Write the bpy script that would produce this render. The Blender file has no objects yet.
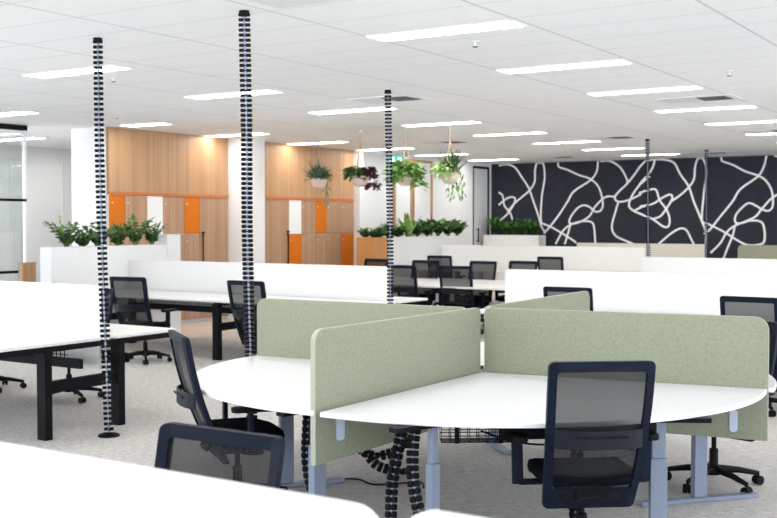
import bpy, math, random
from mathutils import Vector, Matrix, Euler
random.seed(7)
R = math.radians
col = bpy.context.scene.collection
sc = bpy.context.scene

# ------------------------------------------------------------------ camera, world, daylight, exposure
CAM_H = 1.70
cam_d = bpy.data.cameras.new('camera')
cam_d.lens = 50.0; cam_d.sensor_width = 36.0
cam_d.clip_end = 200
cam_d.dof.use_dof = True
cam_d.dof.focus_distance = 6.6
cam_d.dof.aperture_fstop = 4.2
cam = bpy.data.objects.new('camera', cam_d)
cam.location = (0, 0, CAM_H)
cam.rotation_euler = (R(90 - 1.9636), 0, R(32.7814))
col.objects.link(cam)
sc.camera = cam
sc.view_settings.view_transform = 'Standard'
sc.view_settings.look = 'None'
sc.view_settings.gamma = 1.0
sc.view_settings.use_curve_mapping = False
sc.view_settings.exposure = 0.62

world = bpy.data.worlds.new('overcast_sky'); sc.world = world
world.use_nodes = True
wb = world.node_tree.nodes['Background']
wb.inputs['Color'].default_value = (0.86, 0.92, 1.0, 1)
wb.inputs['Strength'].default_value = 3.6
LAMP = 14.0          # strength of the ceiling light panels

# ------------------------------------------------------------------ helpers
def tag(o, label=None, cat=None, group=None, kind=None):
    if label: o['label'] = label
    if cat: o['category'] = cat
    if group: o['group'] = group
    if kind: o['kind'] = kind
    return o

def empty(name, loc=(0, 0, 0), rz=0.0, label=None, cat=None, group=None):
    o = bpy.data.objects.new(name, None)
    o.empty_display_size = 0.1
    o.location = loc; o.rotation_euler = (0, 0, rz)
    col.objects.link(o)
    return tag(o, label, cat, group)

class MB:
    def __init__(s): s.v = []; s.f = []; s.m = []
    def add(s, vs, fs, mi=0):
        b = len(s.v); s.v += [tuple(v) for v in vs]
        for f in fs: s.f.append(tuple(i + b for i in f)); s.m.append(mi)
        return s
    def box(s, x0, y0, z0, x1, y1, z1, mi=0, M=None):
        vs = [Vector(p) for p in ((x0,y0,z0),(x1,y0,z0),(x1,y1,z0),(x0,y1,z0),(x0,y0,z1),(x1,y0,z1),(x1,y1,z1),(x0,y1,z1))]
        if M is not None: vs = [M @ v for v in vs]
        return s.add(vs, [(0,3,2,1),(4,5,6,7),(0,1,5,4),(1,2,6,5),(2,3,7,6),(3,0,4,7)], mi)
    def bar(s, a, b, w, h, up=(0,0,1), mi=0):
        a = Vector(a); b = Vector(b); t = (b - a).normalized(); u = Vector(up)
        r = t.cross(u)
        if r.length < 1e-4: r = t.cross(Vector((0,1,0)))
        r.normalize(); u = r.cross(t).normalized()
        vs = []
        for p in (a, b):
            for i, j in ((-1,-1),(1,-1),(1,1),(-1,1)): vs.append(p + r*(i*w/2) + u*(j*h/2))
        return s.add(vs, [(0,1,2,3),(7,6,5,4),(0,4,5,1),(1,5,6,2),(2,6,7,3),(3,7,4,0)], mi)
    def prism(s, pts, a, b, axis='z', mi=0, side=None):
        # pts 2D outline; extruded along axis between a and b
        n = len(pts)
        def mk(p, q):
            return {'z': (p[0], p[1], q), 'y': (p[0], q, p[1]), 'x': (q, p[0], p[1])}[axis]
        vs = [mk(p, a) for p in pts] + [mk(p, b) for p in pts]
        s.add(vs, [tuple(range(n))[::-1], tuple(range(n, 2*n))], mi)
        b0 = len(s.v) - 2*n
        for i in range(n):
            j = (i+1) % n
            s.f.append((b0+i, b0+j, b0+n+j, b0+n+i)); s.m.append(mi if side is None else side)
        return s
    def tube(s, pts, r, n=8, mi=0, closed=False, flat=1.0):
        pts = [Vector(p) for p in pts]; rs = r if isinstance(r, (list, tuple)) else [r]*len(pts)
        N = len(pts); rings = []
        pu = None
        for i, p in enumerate(pts):
            if closed: t = pts[(i+1) % N] - pts[i-1]
            else: t = pts[min(i+1, N-1)] - pts[max(i-1, 0)]
            t.normalize()
            if pu is None:
                u = Vector((0,0,1)) if abs(t.z) < .9 else Vector((0,1,0))
            else: u = pu
            u = (u - t*u.dot(t)).normalized(); pu = u
            w = t.cross(u)
            rings.append([p + (u*math.cos(2*math.pi*k/n) + w*math.sin(2*math.pi*k/n)*flat)*rs[i] for k in range(n)])
        vs = [v for rg in rings for v in rg]; fs = []
        for i in range(N if closed else N-1):
            j = (i+1) % N
            for k in range(n):
                l = (k+1) % n
                fs.append((i*n+k, i*n+l, j*n+l, j*n+k))
        if not closed: fs += [tuple(range(n))[::-1], tuple((N-1)*n+k for k in range(n))]
        return s.add(vs, fs, mi)
    def lathe(s, prof, n=20, c=(0,0,0), mi=0, M=None):
        vs = []; fs = []
        for r, z in prof:
            for k in range(n):
                v = Vector((c[0]+r*math.cos(2*math.pi*k/n), c[1]+r*math.sin(2*math.pi*k/n), c[2]+z))
                vs.append(M @ v if M is not None else v)
        for i in range(len(prof)-1):
            for k in range(n):
                l = (k+1) % n
                fs.append((i*n+k, i*n+l, (i+1)*n+l, (i+1)*n+k))
        fs += [tuple(range(n))[::-1], tuple((len(prof)-1)*n+k for k in range(n))]
        return s.add(vs, fs, mi)
    def leaf(s, p, d, L, w, bend=.25, roll=None, mi=0):
        d = Vector(d).normalized(); p = Vector(p)
        r = d.cross(Vector((0,0,1)))
        if r.length < 1e-3: r = Vector((1,0,0))
        r.normalize()
        if roll is None: roll = random.uniform(-.7, .7)
        r = Matrix.Rotation(roll, 3, d) @ r
        nrm = r.cross(d)
        q1 = p + d*L*.45 ; q2 = p + d*L - Vector((0,0,1))*L*bend
        fold = nrm*w*.12
        a, b = q1 + r*w/2 + fold, q1 - r*w/2 + fold
        return s.add([p, a, q2, q1, b], [(0,1,3),(1,2,3),(0,3,4),(3,2,4)], mi)
    def build(s, name, mats, parent=None, smooth=False, bevel=0.0, seg=2):
        me = bpy.data.meshes.new(name)
        me.from_pydata(s.v, [], s.f)
        if not isinstance(mats, (list, tuple)): mats = [mats]
        for m in mats: me.materials.append(m)
        me.polygons.foreach_set('material_index', s.m)
        if smooth: me.polygons.foreach_set('use_smooth', [True]*len(s.f))
        me.update()
        o = bpy.data.objects.new(name, me); col.objects.link(o)
        if parent is not None: o.parent = parent
        if bevel:
            b = o.modifiers.new('bevel', 'BEVEL'); b.width = bevel; b.segments = seg; b.limit_method = 'ANGLE'; b.angle_limit = R(40)
        return o

def kids(o): return [c for c in col.objects if c.parent == o]
_ch = {}
def copy_tree(o, parent=None):
    c = o.copy(); col.objects.link(c)
    if parent is not None: c.parent = parent
    for ch in list(o.children): copy_tree(ch, c)
    return c

def catmull(P, n=8):
    P = [Vector(p) for p in P]; out = []
    for i in range(len(P)-1):
        p0 = P[i-1] if i > 0 else P[0]*2 - P[1]
        p1, p2 = P[i], P[i+1]
        p3 = P[i+2] if i+2 < len(P) else P[-1]*2 - P[-2]
        for k in range(n):
            t = k/n
            out.append(.5*((2*p1) + (p2-p0)*t + (2*p0-5*p1+4*p2-p3)*t*t + (-p0+3*p1-3*p2+p3)*t**3))
    out.append(P[-1]); return out

def rounded(x0, z0, x1, z1, rl, rr, rb=0.0, n=6):
    """outline of a panel with rounded top corners (rl left, rr right) and optional rounded bottoms"""
    pts = []
    def arc(cx, cz, r, a0, a1):
        if r <= 0: pts.append((cx, cz)); return
        for k in range(n+1):
            a = R(a0 + (a1-a0)*k/n); pts.append((cx + r*math.cos(a), cz + r*math.sin(a)))
    arc(x0+rb, z0+rb, rb, 180, 270); arc(x1-rb, z0+rb, rb, 270, 360)
    arc(x1-rr, z1-rr, rr, 0, 90); arc(x0+rl, z1-rl, rl, 90, 180)
    return pts

# ------------------------------------------------------------------ materials
def mat(name, c, rough=.5, metal=0.0, noise=None, bump=0.0, nscale=40, spec=None):
    m = bpy.data.materials.new(name); m.use_nodes = True
    nt = m.node_tree; b = nt.nodes['Principled BSDF']
    b.inputs['Base Color'].default_value = (*c, 1); b.inputs['Roughness'].default_value = rough
    b.inputs['Metallic'].default_value = metal
    if spec is not None: b.inputs['Specular IOR Level'].default_value = spec
    tc = nt.nodes.new('ShaderNodeTexCoord'); n = nt.nodes.new('ShaderNodeTexNoise')
    n.inputs['Scale'].default_value = nscale; n.inputs['Detail'].default_value = 4
    nt.links.new(tc.outputs['Object'], n.inputs['Vector'])
    k = noise if noise is not None else .03
    r = nt.nodes.new('ShaderNodeValToRGB')
    r.color_ramp.elements[0].position = .3; r.color_ramp.elements[1].position = .7
    r.color_ramp.elements[0].color = (*[max(0, x*(1-k)) for x in c], 1)
    r.color_ramp.elements[1].color = (*[min(1, x*(1+k)) for x in c], 1)
    nt.links.new(n.outputs['Fac'], r.inputs['Fac']); nt.links.new(r.outputs['Color'], b.inputs['Base Color'])
    if bump:
        bp = nt.nodes.new('ShaderNodeBump'); bp.inputs['Strength'].default_value = bump; bp.inputs['Distance'].default_value = .004
        nt.links.new(n.outputs['Fac'], bp.inputs['Height']); nt.links.new(bp.outputs['Normal'], b.inputs['Normal'])
    return m

def emis(name, c, s):
    m = bpy.data.materials.new(name); m.use_nodes = True
    nt = m.node_tree; b = nt.nodes['Principled BSDF']
    b.inputs['Base Color'].default_value = (.9, .9, .9, 1)
    b.inputs['Emission Color'].default_value = (*c, 1); b.inputs['Emission Strength'].default_value = s
    return m

def math_node(nt, op, a, b=None):
    n = nt.nodes.new('ShaderNodeMath'); n.operation = op
    for i, v in enumerate((a, b)):
        if v is None: continue
        if isinstance(v, (int, float)): n.inputs[i].default_value = v
        else: nt.links.new(v, n.inputs[i])
    return n.outputs[0]

def ceiling_mat():
    m = mat('ceiling_tile', (.90, .90, .90), .9)
    nt = m.node_tree; b = nt.nodes['Principled BSDF']
    g = nt.nodes.new('ShaderNodeNewGeometry'); sx = nt.nodes.new('ShaderNodeSeparateXYZ')
    nt.links.new(g.outputs['Position'], sx.inputs[0])
    fx = math_node(nt, 'ABSOLUTE', math_node(nt, 'SUBTRACT', math_node(nt, 'FRACT', math_node(nt, 'DIVIDE', math_node(nt, 'ADD', sx.outputs['X'], 52+4.77+.65), 1.3)), .5))
    fy = math_node(nt, 'ABSOLUTE', math_node(nt, 'SUBTRACT', math_node(nt, 'FRACT', math_node(nt, 'DIVIDE', math_node(nt, 'ADD', sx.outputs['Y'], 57-7.03+.285), .57)), .5))
    lx = math_node(nt, 'LESS_THAN', fx, .012/1.3)
    ly = math_node(nt, 'LESS_THAN', fy, .007/.57)
    a = math_node(nt, 'MAXIMUM', math_node(nt, 'MULTIPLY', lx, .8), math_node(nt, 'MULTIPLY', ly, .62))
    mix = nt.nodes.new('ShaderNodeMix'); mix.data_type = 'RGBA'
    nt.links.new(a, mix.inputs[0])
    src = b.inputs['Base Color'].links[0].from_socket
    nt.links.new(src, mix.inputs[6]); mix.inputs[7].default_value = (.60, .61, .63, 1)
    nt.links.new(mix.outputs[2], b.inputs['Base Color'])
    return m

def carpet_mat():
    m = mat('carpet', (.52, .50, .48), .95, noise=.25, bump=.6, nscale=90, spec=.1)
    nt = m.node_tree; b = nt.nodes['Principled BSDF']
    tc = nt.nodes.new('ShaderNodeTexCoord'); mp = nt.nodes.new('ShaderNodeMapping')
    mp.inputs['Scale'].default_value = (14, 90, 1)
    nt.links.new(tc.outputs['Object'], mp.inputs[0])
    n2 = nt.nodes.new('ShaderNodeTexNoise'); n2.inputs['Scale'].default_value = 1.0; n2.inputs['Detail'].default_value = 3
    nt.links.new(mp.outputs[0], n2.inputs['Vector'])
    r = nt.nodes.new('ShaderNodeValToRGB')
    r.color_ramp.elements[0].position = .35; r.color_ramp.elements[0].color = (.76, .76, .76, 1)
    r.color_ramp.elements[1].position = .65; r.color_ramp.elements[1].color = (1.2, 1.2, 1.2, 1)
    nt.links.new(n2.outputs['Fac'], r.inputs['Fac'])
    mix = nt.nodes.new('ShaderNodeMix'); mix.data_type = 'RGBA'; mix.blend_type = 'MULTIPLY'; mix.inputs[0].default_value = 1
    nt.links.new(b.inputs['Base Color'].links[0].from_socket, mix.inputs[6]); nt.links.new(r.outputs['Color'], mix.inputs[7])
    nt.links.new(mix.outputs[2], b.inputs['Base Color'])
    return m

def wood_mat(name, c1, c2, sx=1, sy=18, sz=.25, rough=.45):
    m = bpy.data.materials.new(name); m.use_nodes = True
    nt = m.node_tree; b = nt.nodes['Principled BSDF']; b.inputs['Roughness'].default_value = rough
    g = nt.nodes.new('ShaderNodeNewGeometry'); mp = nt.nodes.new('ShaderNodeMapping')
    mp.inputs['Scale'].default_value = (sx, sy, sz)
    nt.links.new(g.outputs['Position'], mp.inputs[0])
    n = nt.nodes.new('ShaderNodeTexNoise'); n.inputs['Scale'].default_value = 1; n.inputs['Detail'].default_value = 3
    nt.links.new(mp.outputs[0], n.inputs['Vector'])
    r = nt.nodes.new('ShaderNodeValToRGB')
    r.color_ramp.elements[0].position = .3; r.color_ramp.elements[0].color = (*c1, 1)
    r.color_ramp.elements[1].position = .7; r.color_ramp.elements[1].color = (*c2, 1)
    nt.links.new(n.outputs['Fac'], r.inputs['Fac']); nt.links.new(r.outputs['Color'], b.inputs['Base Color'])
    return m

def mesh_mat(name, c, opacity):
    m = bpy.data.materials.new(name); m.use_nodes = True
    nt = m.node_tree; b = nt.nodes['Principled BSDF']
    b.inputs['Base Color'].default_value = (*c, 1); b.inputs['Roughness'].default_value = .8
    t = nt.nodes.new('ShaderNodeBsdfTransparent'); mx = nt.nodes.new('ShaderNodeMixShader')
    mx.inputs[0].default_value = opacity
    nt.links.new(t.outputs[0], mx.inputs[1]); nt.links.new(b.outputs[0], mx.inputs[2])
    nt.links.new(mx.outputs[0], nt.nodes['Material Output'].inputs['Surface'])
    return m

def glass_mat():
    m = bpy.data.materials.new('clear_glass'); m.use_nodes = True
    nt = m.node_tree
    t = nt.nodes.new('ShaderNodeBsdfTransparent'); t.inputs[0].default_value = (.90, .93, .93, 1)
    gl = nt.nodes.new('ShaderNodeBsdfGlossy'); gl.inputs['Roughness'].default_value = .02
    fr = nt.nodes.new('ShaderNodeFresnel'); fr.inputs[0].default_value = 1.45
    mx = nt.nodes.new('ShaderNodeMixShader')
    nt.links.new(fr.outputs[0], mx.inputs[0]); nt.links.new(t.outputs[0], mx.inputs[1]); nt.links.new(gl.outputs[0], mx.inputs[2])
    nt.links.new(mx.outputs[0], nt.nodes['Material Output'].inputs['Surface'])
    return m

M = {}
M['ceiling'] = ceiling_mat()
M['carpet'] = carpet_mat()
M['timber_floor'] = wood_mat('timber_floor', (.58, .49, .41), (.66, .57, .49), 8, 1, 1, .5)
M['wall_white'] = mat('wall_white', (.80, .80, .80), .7)
M['gloss_white'] = mat('gloss_white', (.78, .79, .80), .12)
M['wall_grey'] = mat('wall_grey', (.66, .67, .68), .6)
M['navy'] = mat('navy_paint', (.020, .024, .036), .85, noise=.12, nscale=3)
M['mural_white'] = mat('mural_white', (.92, .92, .92), .7)
M['oak'] = wood_mat('oak_laminate', (.37, .205, .102), (.50, .30, .16), 1, 26, .2)
M['oak_dark'] = wood_mat('oak_laminate_lockers', (.34, .19, .11), (.47, .29, .175), 1, 26, .2)
M['orange'] = mat('orange_laminate', (.60, .152, .006), .5, spec=.2)
M['orange_edge'] = mat('orange_edge', (.50, .15, .04), .5)
M['white_lam'] = mat('white_laminate', (.80, .80, .80), .35)
M['desk_white'] = mat('desk_white', (.80, .81, .83), .3)
M['desk_edge'] = mat('desk_edge_pale', (.74, .72, .68), .45)
M['desk_under'] = mat('desk_underside', (.6, .6, .6), .6)
M['screen_white'] = mat('screen_white', (.80, .80, .785), .75, nscale=200, noise=.02)
M['cream'] = mat('screen_cream', (.72, .68, .60), .8, nscale=200)
M['felt'] = mat('sage_felt', (.272, .288, .212), .95, noise=.10, bump=.3, nscale=55, spec=.1)
M['felt_edge'] = mat('sage_felt_edge', (.40, .42, .32), .95, noise=.08, nscale=120, spec=.15)
M['olive'] = mat('olive_felt', (.33, .33, .25), .95, noise=.1, nscale=90, spec=.15)
M['black'] = mat('black_powdercoat', (.003, .003, .0045), .55, spec=.12)
M['black_plastic'] = mat('black_plastic', (.003, .0033, .005), .5, spec=.14)
M['frame_plastic'] = mat('chair_frame_plastic', (.0034, .0070, .0185), .55, spec=.15)
M['lumbar'] = mat('lumbar_plastic', (.006, .008, .014), .5, spec=.2)
M['mesh'] = mesh_mat('chair_mesh', (.005, .0055, .008), .83)
M['seat'] = mat('seat_fabric', (.004, .005, .008), .9, spec=.05, noise=.2, bump=.3, nscale=150)
M['steel_blue'] = mat('silver_leg', (.19, .225, .30), .45, spec=.4)
M['clip'] = mat('pale_clip', (.55, .62, .75), .4)
M['chrome'] = mat('chrome', (.6, .62, .66), .25, metal=1)
M['cable'] = mat('data_cable', (.30, .36, .52), .4)
M['pot'] = mat('blush_pot', (.66, .52, .45), .7)
M['rope'] = mat('rope', (.50, .34, .22), .9)
M['soil'] = mat('soil', (.05, .035, .025), 1)
M['copper'] = mat('tan_planter', (.56, .26, .085), .5, noise=.1, nscale=3)
M['timber_frame'] = wood_mat('timber_frame', (.38, .20, .11), (.48, .27, .16), 8, 8, 1)
M['leaf_dark'] = mat('leaf_dark', (.030, .085, .022), .4, noise=.5, nscale=8)
M['leaf_mid'] = mat('leaf_mid', (.075, .19, .035), .4, noise=.5, nscale=8)
M['leaf_lime'] = mat('leaf_lime', (.22, .40, .09), .45, noise=.35, nscale=8)
M['leaf_pale'] = mat('leaf_pale', (.42, .55, .26), .45, noise=.3, nscale=8)
M['leaf_grey'] = mat('leaf_grey', (.13, .20, .13), .6, noise=.35, nscale=8)
M['leaf_burgundy'] = mat('leaf_burgundy', (.10, .030, .045), .5, noise=.4, nscale=8)
M['stem'] = mat('stem_green', (.16, .25, .08), .5)
M['glass'] = glass_mat()
M['alu'] = mat('white_aluminium', (.75, .75, .76), .4)
M['vent_grey'] = mat('vent_grey', (.76, .76, .77), .6)
M['slot'] = mat('vent_slot', (.10, .10, .11), .7)
M['lamp'] = emis('lamp_diffuser', (1.0, .965, .90), LAMP)
def tint(m, c): m.node_tree.nodes['Principled BSDF'].inputs['Base Color'].default_value = (*c, 1); return m
M['exit_green'] = tint(emis('exit_green', (.03, .50, .33), .6), (.02, .25, .16))
M['exit_white'] = emis('exit_white', (.9, 1.0, .97), 1.3)

CH = 3.16
# ------------------------------------------------------------------ the room
def struct(name, mb, m, parent=None, **k):
    o = mb.build(name, m, parent, **k)
    if parent is None: o['kind'] = 'structure'
    return o
X0, X1, Y0, Y1 = -17.2, 6.0, -3.5, 24.4
struct('floor', MB().box(X0, Y0, -.12, X1, Y1, 0), M['carpet'])
struct('trim_1', MB().box(-12.58, 9.5, 0, -11.0, 24.3, .004), M['timber_floor'])
struct('ceiling', MB().box(X0-.1, Y0-.1, CH, X1+.1, Y1+.15, CH+.15), M['ceiling'])
struct('wall_left', MB().box(X0-.15, 10.0, 0, X0, Y1, CH), M['wall_white'])
struct('wall_far', MB().box(X0-.15, Y1, 0, X1+.15, Y1+.15, CH), M['navy'])
struct('wall_lockers', MB().box(-13.4, 11.6, 0, -12.67, 18.25, CH), M['wall_white'])
struct('wall_corridor', MB().box(-12.95, 18.25, 0, -12.62, 23.42, CH).box(-12.95, 24.27, 0, -12.62, 24.4, CH).box(-12.95, 23.42, 3.08, -12.62, 24.27, CH), M['wall_white'])
# bright glazing on the right and behind the viewer: mullioned window walls
def window_wall(name, axis, c, a, b, step):
    o = MB()
    def seg(u0, z0, u1, z1):
        if axis == 'x': o.box(c-.05, u0, z0, c+.05, u1, z1)
        else: o.box(u0, c-.05, z0, u1, c+.05, z1)
    seg(a, 0, b, .12); seg(a, CH-.12, b, CH)
    n = int((b-a)/step)
    for i in range(n+1):
        u = a + (b-a-.08)*i/n; seg(u, .12, u+.08, CH-.12)
    f = struct(name, o, M['alu'])
    return f
window_wall('window_1', 'x', X1, Y0, Y1, 2.2)
window_wall('window_3', 'x', X0, Y0, 10.0, 2.2)
window_wall('window_2', 'y', Y0, X0, X1, 2.2)
# recessed door by the mural
d = MB().box(-12.70, 23.46, .02, -12.63, 24.24, 3.04); dd = struct('door_1', d, M['wall_grey'])
fr = MB().box(-12.70, 23.42, 0, -12.612, 23.465, 3.08).box(-12.70, 24.21, 0, -12.612, 24.27, 3.08).box(-12.70, 23.465, 3.02, -12.612, 24.21, 3.08)
fr.build('door_frame', M['black'], dd)
MB().tube([(-12.57, 23.62, 1.2), (-12.57, 23.62, 1.55)], .016).box(-12.64, 23.61, 1.22, -12.57, 23.63, 1.24).box(-12.64, 23.61, 1.51, -12.57, 23.63, 1.53).build('door_handle', M['black'], dd)

# ---- column
o = struct('trim_2', MB().box(-12.66, 14.40, 0, -12.2, 14.90, CH), M['wall_white'])

# ---- glass partition at far left
gp = empty('glass_partition', (-13.5, 10.8, 0), 0, 'floor-to-ceiling glass partition with black horizontal rails beside the corridor', 'partition')
MB().box(-.006, -5.2, .1, .006, -.04, CH-.08).build('glass_pane', M['glass'], gp)
MB().box(-.035, -5.2, CH-.08, .035, .02, CH-.002).build('head_rail', M['black'], gp)
MB().box(-.03, -5.2, 2.01, .03, 0, 2.05).build('transom_rail', M['black'], gp)
MB().box(-.03, -5.2, .93, .03, 0, .97).build('waist_rail', M['black'], gp)
MB().box(-.03, -.03, 0, .03, 0, CH-.08).build('end_post', M['alu'], gp)
MB().box(-.03, -5.2, 0, .03, -.04, .1).build('sill_rail', M['alu'], gp)

# ---- grey sliding door panel at the back of the side room
sp = empty('wall_panel', (-17.19, 14.3, 0), 0, 'tall pale grey panel on the wall seen beyond the glass partition', 'wall panel')
MB().box(0, -.9, 0, .03, .3, 2.9).build('panel_face', M['gloss_white'], sp)
MB().box(.0, .3, 0, .045, .36, 2.96).build('panel_trim', M['alu'], sp)

# ---- timber box cabinet behind the partition end
wc = empty('wooden_cabinet', (-12.85, 10.3, 0), 0, 'small oak cabinet end standing at the end of the glass partition', 'cabinet')
MB().box(-.03, -.14, 0, .06, .10, 1.1).build('body', M['oak'], wc, bevel=.004)
MB().box(-.035, -.145, 1.1, .065, .105, 1.115).build('cabinet_top', M['oak'], wc)

# ---- wall cladding and lockers (left wall)
WX = -12.62
cl = empty('wood_cladding', (WX, 11.64, 0), 0, 'vertical oak wall panelling above the lockers, left of the white column', 'wall panelling', 'oak panelling above the lockers')
MB().box(-.03, 0, 2.17, .02, 2.74, CH-.004).build('panel_board', M['oak'], cl)
MB().box(-.03, 0, 2.12, .035, 2.74, 2.17).build('orange_rail', M['orange_edge'], cl)  # orange rail between the panelling and the lockers
cr = empty('wood_cladding', (WX, 15.0, 0), 0, 'vertical oak wall panelling above the lockers, right of the white column', 'wall panelling', 'oak panelling above the lockers')
MB().box(-.03, 0, 2.17, .02, 3.24, CH-.004).build('panel_board', M['oak'], cr)
MB().box(-.03, 0, 2.12, .035, 3.24, 2.17).build('orange_rail', M['orange_edge'], cr)

def locker(y0, y1, z0, z1, m, label, group, handle=False, knob=True):
    t = empty('locker', (WX, (y0+y1)/2, 0 if z0 < .2 else z0), 0, label, 'locker', group)
    b = t.location.z; w = (y1-y0)/2
    MB().box(-.03, -w, z0-b, .0, w, z1-b).build('body', M['white_lam'], t)
    dr = MB().box(0, -w+.004, z0-b+.004, .022, w-.004, z1-b-.004).build('door', m, t, bevel=.002)
    if handle:
        s = w-.06 if handle > 0 else -w+.06
        hz = MB().tube([(.05, s, .9), (.05, s, 1.5)], .011).box(.02, s-.008, .93, .05, s+.008, .95).box(.02, s-.008, 1.45, .05, s+.008, 1.47)
        hz.lathe([(.0, 0), (.03, .01), (.03, .03), (0, .04)], 10, (.05, s, 1.5)).build('door_handle', M['black'], dr)
    elif knob:
        MB().lathe([(.010, 0), (.010, .010), (.0, .012)], 10, M=Matrix.Translation((.022, -w+.06, z1-b-.12)) @ Matrix.Rotation(R(90), 4, 'Y')).build('lock', M['alu'], dr)
    return t
O, W_, D = M['orange'], M['white_lam'], M['oak_dark']
GU, GL = 'lockers in the upper row', 'lockers in the lower row'
up = [(11.64, 11.96, O, 'orange upper locker at the left end of the wall'),
      (11.96, 12.44, D, 'oak upper locker just right of the leftmost orange one'),
      (12.44, 12.79, W_, 'white upper locker left of the white column'),
      (12.79, 13.28, D, 'oak upper locker between the white and the second orange locker'),
      (13.28, 13.65, O, 'orange upper locker nearest the left of the white column')]
for a, b, m, l in up: locker(a, b, 1.50, 2.118, m, l, GU)
lo = [(11.64, 12.25, D, 'oak lower locker behind the left planter'), (12.25, 12.79, D, 'oak lower locker beneath the white one left of the column'),
      (12.79, 13.28, D, 'oak lower locker third from the left end'), (13.28, 13.65, D, 'oak lower locker beneath the orange one left of the column')]
for a, b, m, l in lo: locker(a, b, .06, 1.496, m, l, GL)
locker(13.65, 14.38, .06, 2.118, D, 'tall oak cupboard door with black bar handle left of the column', 'tall oak cupboards', handle=-1, knob=False)
locker(15.0, 16.10, .06, 2.118, D, 'tall oak cupboard door with black bar handle right of the column', 'tall oak cupboards', handle=1, knob=False)
up = [(16.10, 16.49, W_, 'white upper locker right of the white column'), (16.49, 16.95, D, 'oak upper locker between white and orange right of the column'),
      (16.95, 17.30, O, 'orange upper locker right of the white column'), (17.30, 17.80, D, 'oak upper locker right of the orange one'),
      (17.80, 18.24, D, 'oak upper locker at the right end of the wall')]
for a, b, m, l in up: locker(a, b, 1.475, 2.118, m, l, GU)
lo = [(16.10, 16.49, O, 'orange lower locker beneath the white one right of the column'), (16.49, 16.95, D, 'oak lower locker right of the left orange one'),
      (16.95, 17.30, D, 'oak lower locker beneath the orange upper one'), (17.30, 17.80, D, 'oak lower locker left of the end orange one'),
      (17.80, 18.24, O, 'orange lower locker at the right end of the wall')]
for a, b, m, l in lo: locker(a, b, .06, 1.471, m, l, GL)

# ---- white door post right of the lockers, timber frames on grey wall
struct('trim_3', MB().box(-12.70, 18.25, 0, -12.45, 18.40, CH), M['wall_white'])
for y0, y1, lab in ((19.75, 20.50, 'glossy white wall panel in slim timber frame, left one of the pair behind the ferns'),
                    (20.53, 21.38, 'glossy white wall panel in slim timber frame, right one of the pair behind the ferns')):
    t = empty('framed_panel', (-12.61, y0, 0), 0, lab, 'wall panel', 'timber framed panels behind the hanging plants')
    w = y1-y0
    MB().box(-.005, .05, .02, .015, w-.05, 3.03).build('panel_face', M['gloss_white'], t)
    MB().box(-.005, 0, 0, .05, .05, 3.09).build('stile', M['timber_frame'], t)
    MB().box(-.005, w-.05, 0, .05, w, 3.09).build('stile', M['timber_frame'], t)
    MB().box(-.005, .05, 3.03, .05, w-.05, 3.09).build('head_rail', M['timber_frame'], t)

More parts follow.
